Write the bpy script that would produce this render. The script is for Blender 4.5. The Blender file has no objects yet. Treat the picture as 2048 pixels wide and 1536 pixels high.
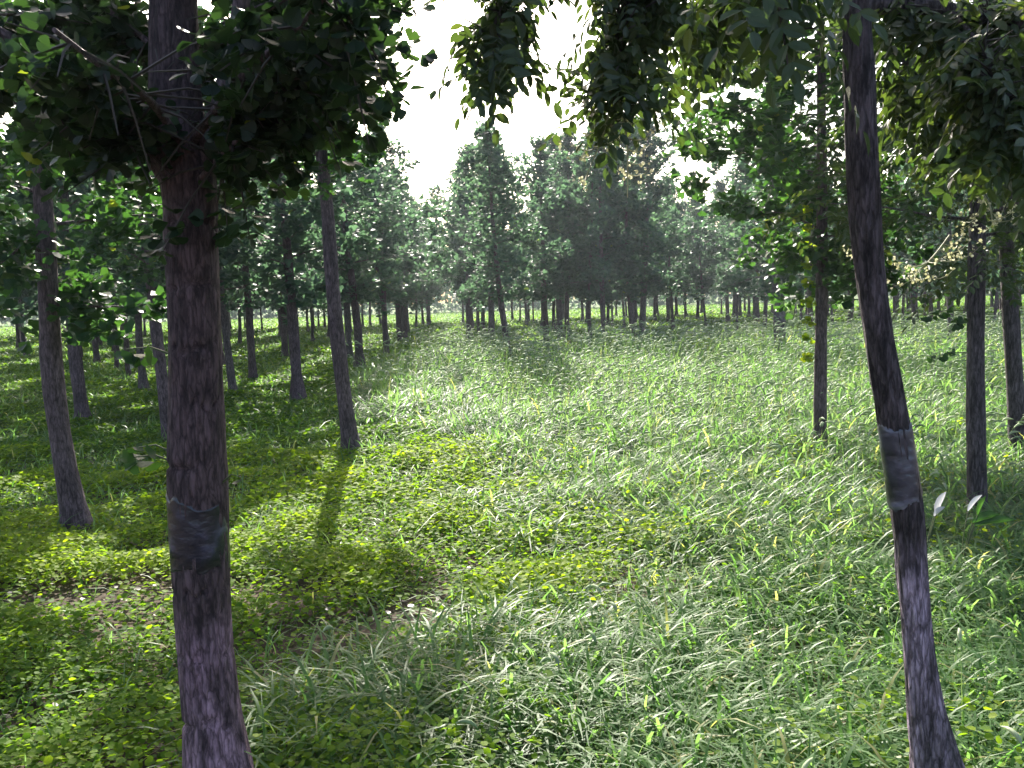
import bpy, math, random
import numpy as np
from mathutils import Vector, Matrix

# ------------------------------------------------------------------ camera, sky, sun, exposure
S = bpy.context.scene
C = S.collection
W_, H_ = 2048.0, 1536.0
HFOV = math.radians(58.0)
FPX = (W_ / 2) / math.tan(HFOV / 2)
PITCH, ROLL, CAMH = math.radians(5.35), math.radians(1.8), 1.5
f0 = Vector((0, math.cos(PITCH), -math.sin(PITCH)))
r0 = Vector((1, 0, 0))
u0 = Vector((0, math.sin(PITCH), math.cos(PITCH)))
camR = r0 * math.cos(ROLL) - u0 * math.sin(ROLL)
camU = r0 * math.sin(ROLL) + u0 * math.cos(ROLL)
CAM = Vector((0, 0, CAMH))
cd = bpy.data.cameras.new("camera"); cam = bpy.data.objects.new("camera", cd); C.objects.link(cam)
cd.sensor_width = 36; cd.lens = 18 / math.tan(HFOV / 2); cd.clip_start = 0.05; cd.clip_end = 2000
m = Matrix((camR, camU, -f0)).transposed().to_4x4(); m.translation = CAM
cam.matrix_world = m
S.camera = cam

SUN_EL, SUN_AZ = math.radians(36), math.radians(-9)      # azimuth from +Y, positive to the right
world = bpy.data.worlds.new("World"); S.world = world; world.use_nodes = True
nt = world.node_tree
sky = nt.nodes.new("ShaderNodeTexSky"); sky.sky_type = 'NISHITA'; sky.sun_disc = False
sky.sun_elevation = SUN_EL; sky.sun_rotation = SUN_AZ
sky.air_density = 1.0; sky.dust_density = 4.0; sky.ozone_density = 1.0
bg = nt.nodes["Background"]; bg.inputs["Strength"].default_value = 0.12
nt.links.new(sky.outputs[0], bg.inputs[0])
sd = bpy.data.lights.new("sun", 'SUN'); sd.energy = 5.0; sd.angle = math.radians(0.5); sd.color = (1, .95, .84)
sun = bpy.data.objects.new("sun", sd); C.objects.link(sun)
sv = Vector((math.sin(SUN_AZ) * math.cos(SUN_EL), math.cos(SUN_AZ) * math.cos(SUN_EL), math.sin(SUN_EL)))
sun.rotation_euler = sv.to_track_quat('Z', 'Y').to_euler(); sun.location = (0, 0, 30)
S.view_settings.view_transform = 'Standard'; S.view_settings.look = 'None'
S.view_settings.exposure = 1.78; S.view_settings.gamma = 1
S.cycles.use_denoising = True
S.cycles.max_bounces = 8; S.cycles.diffuse_bounces = 3; S.cycles.glossy_bounces = 2
S.cycles.transmission_bounces = 4; S.cycles.caustics_reflective = False; S.cycles.caustics_refractive = False

# ------------------------------------------------------------------ helpers
RNG = np.random.default_rng(7)
def ray(px, py):
    return f0 + camR * ((px - W_ / 2) / FPX) + camU * ((H_ / 2 - py) / FPX)
def on_z(px, py, z=0.0):
    d = ray(px, py); return CAM + d * ((z - CAMH) / d.z)
def on_y(px, py, Y):
    d = ray(px, py); return CAM + d * (Y / d.y)
def norm(a):
    return a / np.maximum(np.linalg.norm(a, axis=-1, keepdims=True), 1e-9)

_L = np.random.default_rng(99).random((32, 32, 32)).astype(np.float32)
def vnoise(p):
    p = np.asarray(p, float); i = np.floor(p).astype(int); f = p - i; f = f * f * (3 - 2 * f)
    out = 0
    for dx in (0, 1):
        for dy in (0, 1):
            for dz in (0, 1):
                w = (f[..., 0] if dx else 1 - f[..., 0]) * (f[..., 1] if dy else 1 - f[..., 1]) * (f[..., 2] if dz else 1 - f[..., 2])
                out = out + w * _L[(i[..., 0] + dx) % 32, (i[..., 1] + dy) % 32, (i[..., 2] + dz) % 32]
    return out

class MB:
    """collects vertex / quad arrays into one mesh"""
    def __init__(self): self.v, self.f, self.m, self.t, self.n = [], [], [], [], 0
    def add(self, v, f, mat=0, tint=None):
        v = np.asarray(v, np.float32).reshape(-1, 3); f = np.asarray(f, np.int64)
        self.v.append(v); self.f.append(f + self.n); self.n += len(v)
        self.m.append(np.full(len(f), mat, np.int32))
        self.t.append(np.full(len(f), .5, np.float32) if tint is None else np.asarray(tint, np.float32))
    def mesh(self, name, mats, smooth=True):
        v = np.concatenate(self.v); t = np.concatenate(self.t); mi = np.concatenate(self.m)
        me = bpy.data.meshes.new(name)
        loops = np.concatenate([f.ravel() for f in self.f])
        cnt = np.concatenate([np.full(len(f), f.shape[1], np.int64) for f in self.f])
        start = np.concatenate(([0], np.cumsum(cnt)[:-1]))
        me.vertices.add(len(v)); me.vertices.foreach_set("co", v.ravel())
        me.loops.add(len(loops)); me.loops.foreach_set("vertex_index", loops.astype(np.int32))
        me.polygons.add(len(cnt)); me.polygons.foreach_set("loop_start", start.astype(np.int32))
        for mt in mats: me.materials.append(mt)
        me.polygons.foreach_set("material_index", mi)
        me.polygons.foreach_set("use_smooth", np.full(len(cnt), smooth))
        a = me.attributes.new("tint", 'FLOAT', 'FACE'); a.data.foreach_set("value", t)
        me.update(calc_edges=True); me.validate()
        return me
    def build(self, name, mats, parent=None, smooth=True):
        if not isinstance(mats, (list, tuple)): mats = [mats]
        o = bpy.data.objects.new(name, self.mesh(name, mats, smooth)); C.objects.link(o)
        if parent is not None: o.parent = parent
        return o

def tube(mb, pts, rad, segs=8, mat=0, tint=.5, disp=None, cap=True):
    """tapered tube along pts; disp(theta, s, P) -> radial offset"""
    P = np.asarray(pts, float); n = len(P); rad = np.broadcast_to(np.asarray(rad, float), (n,))
    T = np.gradient(P, axis=0); T = norm(T)
    ref = np.array([1., 0, 0]) if abs(T[0][0]) < .8 else np.array([0, 1., 0])
    N = norm(ref - T * (T @ ref)[:, None]); B = np.cross(T, N)
    th = np.linspace(0, 2 * math.pi, segs, endpoint=False)
    c, s = np.cos(th), np.sin(th)
    r = np.repeat(rad[:, None], segs, 1)
    if disp is not None: r = r + disp(np.repeat(th[None], n, 0), P, r)
    V = P[:, None] + r[..., None] * (c[None, :, None] * N[:, None] + s[None, :, None] * B[:, None])
    i = np.arange(n - 1)[:, None] * segs; j = np.arange(segs)[None]; k = (j + 1) % segs
    F = np.stack([i + j, i + k, i + segs + k, i + segs + j], -1).reshape(-1, 4)
    mb.add(V.reshape(-1, 3), F, mat, np.full(len(F), tint))
    if cap:
        mb.add(V[-1], np.arange(segs)[None], mat, [tint])
    return V

# leaf outlines: x across, y along, z out of the blade; two quads, folded on the midrib
FAN = np.array([(0, 0, 0), (-.55, .52, .10), (-.32, .82, .03), (0, .74, -.03), (.32, .82, .03), (.55, .52, .10)])
ELL = np.array([(0, 0, 0), (-.23, .33, .05), (-.19, .70, .03), (0, 1.0, -.08), (.19, .70, .03), (.23, .33, .05)])
RND = np.array([(0, 0, 0), (-.40, .30, .06), (-.36, .75, .04), (0, .95, -.04), (.36, .75, .04), (.40, .30, .06)])
LF = np.array([(0, 3, 2, 1), (0, 5, 4, 3)])
FAN_HI = np.array([(0, 0, 0), (-.55, .44, .10), (-.54, .62, .07), (-.33, .82, .02), (-.05, .86, -.02), (0, .66, -.03), (.05, .86, -.02), (.33, .82, .02), (.54, .62, .07), (.55, .44, .10)])
ELL_HI = np.array([(0, 0, 0), (-.17, .18, .05), (-.24, .42, .05), (-.19, .72, .02), (0, 1.0, -.09), (.19, .72, .02), (.24, .42, .05), (.17, .18, .05), (0, .45, -.01)])
LF_FAN = np.array([(0, 3, 2, 1), (0, 5, 4, 3), (0, 7, 6, 5), (0, 9, 8, 7)])
LF_ELL = np.array([(0, 8, 2, 1), (8, 4, 3, 2), (8, 6, 5, 4), (0, 7, 6, 8)])
def leaves(mb, pos, d, n, size, tv=FAN, mat=0, tint=None):
    pos = np.asarray(pos); N = len(pos)
    d = norm(d); x = norm(np.cross(d, n)); z = np.cross(x, d)
    s = np.broadcast_to(np.asarray(size, float), (N,))[:, None, None]
    V = pos[:, None] + s * (tv[None, :, 0:1] * x[:, None] + tv[None, :, 1:2] * d[:, None] + tv[None, :, 2:3] * z[:, None])
    lf = LF_FAN if tv is FAN_HI else LF_ELL if tv is ELL_HI else LF
    F = (np.arange(N)[:, None, None] * len(tv) + lf[None]).reshape(-1, 4)
    t = RNG.random(N) if tint is None else np.asarray(tint)
    mb.add(V.reshape(-1, 3), F, mat, np.repeat(t, len(lf)))

def smooth_path(pts, n):
    """Catmull-Rom resample"""
    P = np.asarray([tuple(p) for p in pts], float)
    Q = np.vstack([2 * P[0] - P[1], P, 2 * P[-1] - P[-2]])
    L = np.concatenate(([0], np.cumsum(np.linalg.norm(np.diff(P, axis=0), axis=1))))
    out = []
    for u in np.linspace(0, L[-1], n):
        i = min(max(np.searchsorted(L, u, 'right') - 1, 0), len(P) - 2)
        t = (u - L[i]) / max(L[i + 1] - L[i], 1e-9)
        a, b, c, d = Q[i], Q[i + 1], Q[i + 2], Q[i + 3]
        out.append(.5 * (2 * b + (c - a) * t + (2 * a - 5 * b + 4 * c - d) * t * t + (3 * b - a - 3 * c + d) * t ** 3))
    return np.array(out)

def tag(o, label, cat, group=None, kind=None):
    if label: o["label"] = label
    if cat: o["category"] = cat
    if group: o["group"] = group
    if kind: o["kind"] = kind
    return o
def empty(name, loc=(0, 0, 0)):
    o = bpy.data.objects.new(name, None); o.location = loc; o.empty_display_size = .2; C.objects.link(o); return o

# ------------------------------------------------------------------ materials
def mat_base(name):
    mt = bpy.data.materials.new(name); mt.use_nodes = True
    nt = mt.node_tree
    for n in list(nt.nodes): nt.nodes.remove(n)
    return mt, nt, nt.nodes.new("ShaderNodeOutputMaterial")
def ramp(nt, stops, interp='LINEAR'):
    r = nt.nodes.new("ShaderNodeValToRGB"); e = r.color_ramp.elements; r.color_ramp.interpolation = interp
    while len(e) < len(stops): e.new(.5)
    for k, (p, c) in enumerate(stops): e[k].position = p; e[k].color = (*c, 1)
    return r
def leaf_mat(name, stops, trans, tfac=.45, rough=.4, spec=.5):
    mt, nt, out = mat_base(name)
    at = nt.nodes.new("ShaderNodeAttribute"); at.attribute_name = "tint"
    rp = ramp(nt, stops); nt.links.new(at.outputs["Fac"], rp.inputs[0])
    pb = nt.nodes.new("ShaderNodeBsdfPrincipled"); pb.inputs["Roughness"].default_value = rough
    pb.inputs["Specular IOR Level"].default_value = spec
    nt.links.new(rp.outputs[0], pb.inputs["Base Color"])
    tr = nt.nodes.new("ShaderNodeBsdfTranslucent")
    mx = nt.nodes.new("ShaderNodeMix"); mx.data_type = 'RGBA'; mx.blend_type = 'MULTIPLY'; mx.inputs[0].default_value = 1
    nt.links.new(rp.outputs[0], mx.inputs[6]); mx.inputs[7].default_value = (*trans, 1)
    nt.links.new(mx.outputs[2], tr.inputs[0])
    ms = nt.nodes.new("ShaderNodeMixShader"); ms.inputs[0].default_value = tfac
    nt.links.new(pb.outputs[0], ms.inputs[1]); nt.links.new(tr.outputs[0], ms.inputs[2])
    nt.links.new(ms.outputs[0], out.inputs[0])
    return mt
def bark_mat(name, dark, light, scale=(55, 55, 13), bump=.6, dist=.02, lit_below=0):
    mt, nt, out = mat_base(name)
    tc = nt.nodes.new("ShaderNodeTexCoord"); mp = nt.nodes.new("ShaderNodeMapping"); mp.inputs[3].default_value = scale; mp.inputs[2].default_value = (.03, .02, 0)
    nt.links.new(tc.outputs["Object"], mp.inputs[0])
    n1 = nt.nodes.new("ShaderNodeTexNoise"); n1.inputs["Scale"].default_value = 1; n1.inputs["Detail"].default_value = 6; n1.inputs["Roughness"].default_value = .65
    nt.links.new(mp.outputs[0], n1.inputs["Vector"])
    vo = nt.nodes.new("ShaderNodeTexVoronoi"); vo.feature = 'DISTANCE_TO_EDGE'; vo.inputs["Scale"].default_value = 1.1
    wa = nt.nodes.new("ShaderNodeVectorMath"); wa.operation = 'MULTIPLY_ADD'; wa.inputs[1].default_value = (1.6, 1.6, 1.6)
    nt.links.new(n1.outputs["Color"], wa.inputs[0]); nt.links.new(mp.outputs[0], wa.inputs[2]); nt.links.new(wa.outputs[0], vo.inputs["Vector"])
    rp = ramp(nt, [(.38, dark), (.62, light)]); nt.links.new(n1.outputs[0], rp.inputs[0])
    rc = ramp(nt, [(0, (.35, .33, .33)), (.16, (1, 1, 1))]); nt.links.new(vo.outputs["Distance"], rc.inputs[0])
    mx = nt.nodes.new("ShaderNodeMix"); mx.data_type = 'RGBA'; mx.blend_type = 'MULTIPLY'; mx.inputs[0].default_value = .8
    nt.links.new(rp.outputs[0], mx.inputs[6]); nt.links.new(rc.outputs[0], mx.inputs[7])
    n2 = nt.nodes.new("ShaderNodeTexNoise"); n2.inputs["Scale"].default_value = 3.2; n2.inputs["Detail"].default_value = 3
    nt.links.new(tc.outputs["Object"], n2.inputs["Vector"])
    rb = ramp(nt, [(.35, (.7, .66, .68)), (.65, (1.2, 1.15, 1.2))]); nt.links.new(n2.outputs[0], rb.inputs[0])
    m2 = nt.nodes.new("ShaderNodeMix"); m2.data_type = 'RGBA'; m2.blend_type = 'MULTIPLY'; m2.inputs[0].default_value = 1
    if lit_below:  # low bark lightened in patches: open-sky light painted into the colour
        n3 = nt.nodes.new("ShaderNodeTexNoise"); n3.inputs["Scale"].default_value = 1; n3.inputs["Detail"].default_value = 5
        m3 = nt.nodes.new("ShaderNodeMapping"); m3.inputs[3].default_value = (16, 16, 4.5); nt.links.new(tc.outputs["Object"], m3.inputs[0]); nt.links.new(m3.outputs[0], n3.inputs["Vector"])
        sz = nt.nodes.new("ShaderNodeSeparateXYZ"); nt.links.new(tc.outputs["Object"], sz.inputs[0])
        rz = nt.nodes.new("ShaderNodeMapRange"); rz.inputs[1].default_value = lit_below; rz.inputs[2].default_value = lit_below - .12; nt.links.new(sz.outputs[2], rz.inputs[0])
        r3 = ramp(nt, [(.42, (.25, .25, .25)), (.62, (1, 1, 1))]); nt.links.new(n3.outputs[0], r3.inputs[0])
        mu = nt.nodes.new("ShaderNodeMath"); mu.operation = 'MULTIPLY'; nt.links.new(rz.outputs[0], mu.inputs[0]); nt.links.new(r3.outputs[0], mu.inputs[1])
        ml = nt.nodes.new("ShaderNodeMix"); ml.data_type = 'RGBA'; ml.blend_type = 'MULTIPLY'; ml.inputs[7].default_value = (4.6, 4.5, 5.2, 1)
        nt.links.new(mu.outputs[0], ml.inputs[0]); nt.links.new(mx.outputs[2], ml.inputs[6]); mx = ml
    nt.links.new(mx.outputs[2], m2.inputs[6]); nt.links.new(rb.outputs[0], m2.inputs[7])
    ad = nt.nodes.new("ShaderNodeMath"); ad.operation = 'MULTIPLY_ADD'; ad.inputs[1].default_value = .5
    nt.links.new(rc.outputs[0], ad.inputs[0]); nt.links.new(n1.outputs[0], ad.inputs[2])
    bp = nt.nodes.new("ShaderNodeBump"); bp.inputs["Strength"].default_value = bump; bp.inputs["Distance"].default_value = dist
    nt.links.new(ad.outputs[0], bp.inputs["Height"])
    pb = nt.nodes.new("ShaderNodeBsdfPrincipled"); pb.inputs["Roughness"].default_value = .8; pb.inputs["Specular IOR Level"].default_value = .35
    nt.links.new(m2.outputs[2], pb.inputs["Base Color"]); nt.links.new(bp.outputs[0], pb.inputs["Normal"])
    nt.links.new(pb.outputs[0], out.inputs[0])
    return mt
def plain(name, col, rough=.6, spec=.5, noise=None):
    mt, nt, out = mat_base(name)
    pb = nt.nodes.new("ShaderNodeBsdfPrincipled"); pb.inputs["Roughness"].default_value = rough; pb.inputs["Specular IOR Level"].default_value = spec
    tc = nt.nodes.new("ShaderNodeTexCoord"); no = nt.nodes.new("ShaderNodeTexNoise"); no.inputs["Scale"].default_value = noise or 20; no.inputs["Detail"].default_value = 4
    nt.links.new(tc.outputs["Object"], no.inputs["Vector"])
    rp = ramp(nt, [(.3, tuple(c * .6 for c in col)), (.7, tuple(min(1, c * 1.35) for c in col))]); nt.links.new(no.outputs[0], rp.inputs[0])
    nt.links.new(rp.outputs[0], pb.inputs["Base Color"]); nt.links.new(pb.outputs[0], out.inputs[0])
    return mt

G_DARK = [(0, (.016, .038, .019)), (.6, (.032, .068, .026)), (.92, (.055, .098, .030)), (1, (.16, .17, .03))]
M = {}
M['ginkgo'] = leaf_mat("ginkgo_leaf", G_DARK, (1.9, 2.4, .8), .45, .45, .28)
M['ginkgo_near'] = leaf_mat('ginkgo_leaf_shaded', [(0, (.008, .017, .012)), (.7, (.017, .033, .017)), (.95, (.034, .060, .020)), (1, (.16, .17, .03))], (2.0, 2.4, .8), .40, .45, .3)  # same leaf darkened: shade of the near crown put into the colour
M['ginkgo_far'] = leaf_mat("ginkgo_leaf_far", [(0, (.036, .060, .052)), (.7, (.062, .102, .080)), (.95, (.088, .135, .082)), (1, (.12, .16, .05))], (1.75, 2.1, 1.25), .48, .5, .22)  # paler and bluer: the hazy veil over distant crowns painted into the leaf
M['pinnate'] = leaf_mat("pinnate_leaf", [(0, (.022, .040, .018)), (.7, (.042, .066, .022)), (1, (.10, .115, .03))], (1.7, 1.8, .7), .45, .4, .5)
M['cover'] = leaf_mat("cover_leaf", [(0, (.036, .088, .020)), (.45, (.112, .185, .020)), (1, (.205, .250, .026))], (2.1, 2.2, .6), .52, .6, .07)
M['grass'] = leaf_mat("grass_blade", [(0, (.045, .105, .030)), (.5, (.098, .172, .072)), (.9, (.155, .215, .10)), (1, (.26, .25, .12))], (2.1, 2.3, 1.1), .55, .46, .22)
M['seed'] = leaf_mat("seed_head", [(0, (.20, .28, .15)), (1, (.40, .46, .30))], (1.2, 1.2, 1.0), .4, .6, .3)
M['pale'] = leaf_mat("pale_leaf_underside", [(0, (.40, .40, .43)), (1, (.55, .55, .58))], (.9, .9, .9), .35, .5, .4)
M['flower'] = leaf_mat("flower", [(0, (.38, .38, .22)), (.6, (.56, .55, .40)), (1, (.68, .66, .55))], (1, 1, .8), .4, .6, .3)
M['litter'] = leaf_mat("dry_leaf", [(0, (.06, .042, .028)), (.6, (.11, .085, .06)), (1, (.17, .145, .11))], (1, .9, .6), .15, .5, .45)
M['bark'] = bark_mat("ginkgo_bark", (.058, .040, .042), (.175, .128, .138))
M['bark_front'] = bark_mat('front_bark', (.034, .021, .022), (.118, .077, .082), lit_below=.62)
M['bark_frontr'] = bark_mat('rough_bark_front', (.030, .024, .026), (.135, .108, .118), (60, 60, 12), .8, .025, lit_below=.85)
M['bark_pale'] = bark_mat("pale_bark", (.075, .060, .062), (.20, .165, .17))
M['bark_right'] = bark_mat("rough_bark", (.035, .029, .030), (.15, .125, .135), (60, 60, 12), .8, .025)
M['stem'] = plain("green_stem", (.07, .09, .03), .6)
M['twig'] = plain("twig_bark", (.028, .021, .018), .7)
M['pstem'] = plain("panicle_stem", (.24, .25, .13), .6)

# ------------------------------------------------------------------ ground
def gz(x, y):
    p = np.stack([np.asarray(x) * .35 + 5, np.asarray(y) * .35 + 9, np.zeros_like(np.asarray(x, float)) + .5], -1)
    q = p * np.array([3.1, 3.1, 1]); far = np.clip((30 - np.asarray(y)) / 20, .15, 1)
    return ((vnoise(p) - .5) * .12 + (vnoise(q) - .5) * .05) * far
def xb(y):
    return np.interp(y, [0, 2.5, 3.1, 3.7, 4.4, 5.2, 6.2, 7.6, 10, 13, 16, 22], [-.2, -.55, -.45, -.1, .3, .45, .25, -.1, -.9, -1.9, -2.4, -2.4])
def fox_w(x, y):
    n = vnoise(np.stack([x * 1.3 + 3, y * 1.3, np.full_like(x, 2.2)], -1)) - .5
    w = np.clip((x - xb(y)) / 1.1 + .5 + n * 1.3, 0, 1)
    return w * np.clip((27 - y) / 6, .12, 1)
def bare(x, y):
    """patches of bare soil in the low cover"""
    n = vnoise(np.stack([x * .9 + 11, y * .9 + 4, np.full_like(x, 7.5)], -1))
    b = np.clip((n - .68) / .12, 0, 1) * np.clip((6.5 - y) / 1.5, 0, 1)
    for cx, cy, rx, ry in ((-2.0, 4.75, .75, .28), (-1.15, 4.6, .3, .2), (-.55, 4.25, .15, .1), (6.0, 19.5, 1.2, .35)):
        b = np.maximum(b, np.clip(1.5 - np.hypot((x - cx) / rx, (y - cy) / ry), 0, 1))
    return b

def build_ground():
    ys = np.concatenate([np.linspace(-30, 1, 12)[:-1], np.linspace(1, 30, 150)[:-1], np.geomspace(30, 400, 40)])
    us = np.linspace(-1, 1, 121)
    X = us[None] * (12 + np.abs(ys)[:, None] * 1.6); Y = np.repeat(ys[:, None], len(us), 1)
    V = np.stack([X, Y, gz(X, Y)], -1); n, k = X.shape
    i = np.arange(n - 1)[:, None] * k; j = np.arange(k - 1)[None]
    F = np.stack([i + j, i + j + 1, i + k + j + 1, i + k + j], -1).reshape(-1, 4)
    mb = MB(); mb.add(V.reshape(-1, 3), F)
    mt, nt, out = mat_base("soil")
    tc = nt.nodes.new("ShaderNodeTexCoord")
    n1 = nt.nodes.new("ShaderNodeTexNoise"); n1.inputs["Scale"].default_value = 9; n1.inputs["Detail"].default_value = 8
    n2 = nt.nodes.new("ShaderNodeTexNoise"); n2.inputs["Scale"].default_value = .35; n2.inputs["Detail"].default_value = 5
    nt.links.new(tc.outputs["Object"], n1.inputs["Vector"]); nt.links.new(tc.outputs["Object"], n2.inputs["Vector"])
    r1 = ramp(nt, [(.3, (.035, .026, .020)), (.7, (.10, .075, .055))]); nt.links.new(n1.outputs[0], r1.inputs[0])
    r2 = ramp(nt, [(.3, (.05, .085, .025)), (.7, (.085, .13, .035))]); nt.links.new(n2.outputs[0], r2.inputs[0])
    sx = nt.nodes.new("ShaderNodeSeparateXYZ"); nt.links.new(tc.outputs["Object"], sx.inputs[0])
    mr = nt.nodes.new("ShaderNodeMapRange"); mr.inputs[1].default_value = 9; mr.inputs[2].default_value = 30; nt.links.new(sx.outputs[1], mr.inputs[0])
    mx = nt.nodes.new("ShaderNodeMix"); mx.data_type = 'RGBA'; nt.links.new(mr.outputs[0], mx.inputs[0])
    nt.links.new(r1.outputs[0], mx.inputs[6]); nt.links.new(r2.outputs[0], mx.inputs[7])
    bp = nt.nodes.new("ShaderNodeBump"); bp.inputs["Strength"].default_value = .8; bp.inputs["Distance"].default_value = .03
    nt.links.new(n1.outputs[0], bp.inputs["Height"])
    pb = nt.nodes.new("ShaderNodeBsdfPrincipled"); pb.inputs["Roughness"].default_value = .95; pb.inputs["Specular IOR Level"].default_value = .1
    nt.links.new(mx.outputs[2], pb.inputs["Base Color"]); nt.links.new(bp.outputs[0], pb.inputs["Normal"]); nt.links.new(pb.outputs[0], out.inputs[0])
    tag(mb.build("ground", mt), None, None, kind="structure")

# ------------------------------------------------------------------ ground vegetation
BANDS = [(1.6, 4, 1.0), (4, 6.5, 1.25), (6.5, 10, 1.7), (10, 15, 2.3), (15, 24, 3.3), (24, 40, 5.0), (40, 75, 8.0)]
def wedge(y0, y1, dens):
    """random points over the wedge in front of the camera (with a wide margin)"""
    hw = .64 * y1 + 1.4
    n = int(dens * 2 * hw * (y1 - y0))
    x = (RNG.random(n) * 2 - 1) * hw; y = y0 + RNG.random(n) * (y1 - y0)
    k = np.abs(x) < .64 * y + 1.4
    return x[k], y[k]
def blades(mb, x, y, z, h, w, az, droop, mat=0, tint=None, seg=4):
    """arching grass blades, one strip each"""
    N = len(x); t = np.linspace(0, 1, seg + 1)[None]
    d = np.stack([np.cos(az), np.sin(az)], -1); side = np.stack([-np.sin(az), np.cos(az)], -1)
    run = h[:, None] * (t * .18 + droop[:, None] * t ** 2 * .85)
    up = h[:, None] * (t * 1.25 - droop[:, None] * .95 * t ** 2)
    wd = w[:, None] * np.array([.55, 1, .95, .65, .06] if seg == 4 else np.interp(np.linspace(0, 1, seg + 1), [0, .3, 1], [.6, 1, .06]))[None] * .5
    cx = x[:, None] + d[:, 0:1] * run; cy = y[:, None] + d[:, 1:2] * run; cz = z[:, None] + up
    Lp = np.stack([cx - side[:, 0:1] * wd, cy - side[:, 1:2] * wd, cz], -1)
    Rp = np.stack([cx + side[:, 0:1] * wd, cy + side[:, 1:2] * wd, cz], -1)
    V = np.stack([Lp, Rp], 2).reshape(N, -1, 3)
    f = np.array([(2 * k, 2 * k + 1, 2 * k + 3, 2 * k + 2) for k in range(seg)])
    F = (np.arange(N)[:, None, None] * (2 * seg + 2) + f[None]).reshape(-1, 4)
    tt = RNG.random(N) if tint is None else tint
    mb.add(V.reshape(-1, 3), F, mat, np.repeat(tt, seg))
    return np.stack([cx[:, -1], cy[:, -1], cz[:, -1]], -1), d
def heads(mb, p, d, size, mat):
    """bent, bristly foxtail heads: 6-sided spindles"""
    N = len(p); K = 6; sg = 5
    t = np.linspace(0, 1, K); prof = np.array([.25, .9, 1, .9, .65, .12]) * .085
    th = np.linspace(0, 2 * math.pi, sg, endpoint=False)
    run = size[:, None] * (t * .45 + t ** 2 * .35)[None]; up = size[:, None] * (t * .75 - t ** 2 * .55)[None]
    cen = np.stack([p[:, 0:1] + d[:, 0:1] * run, p[:, 1:2] + d[:, 1:2] * run, p[:, 2:3] + up], -1)
    side = np.stack([-d[:, 1], d[:, 0], np.zeros(N)], -1)
    jit = 1 + (RNG.random((N, K, sg)) - .5) * .5
    r = size[:, None, None] * prof[None, :, None] * jit
    V = cen[:, :, None] + r[..., None] * (np.cos(th)[None, None, :, None] * side[:, None, None] + np.sin(th)[None, None, :, None] * np.array([0, 0, 1.])[None, None, None])
    i = np.arange(K - 1)[:, None] * sg; j = np.arange(sg)[None]; k = (j + 1) % sg
    f = np.stack([i + j, i + k, i + sg + k, i + sg + j], -1).reshape(-1, 4)
    F = (np.arange(N)[:, None, None] * K * sg + f[None]).reshape(-1, 4)
    mb.add(V.reshape(-1, 3), F, mat, np.repeat(RNG.random(N), len(f)))

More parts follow.
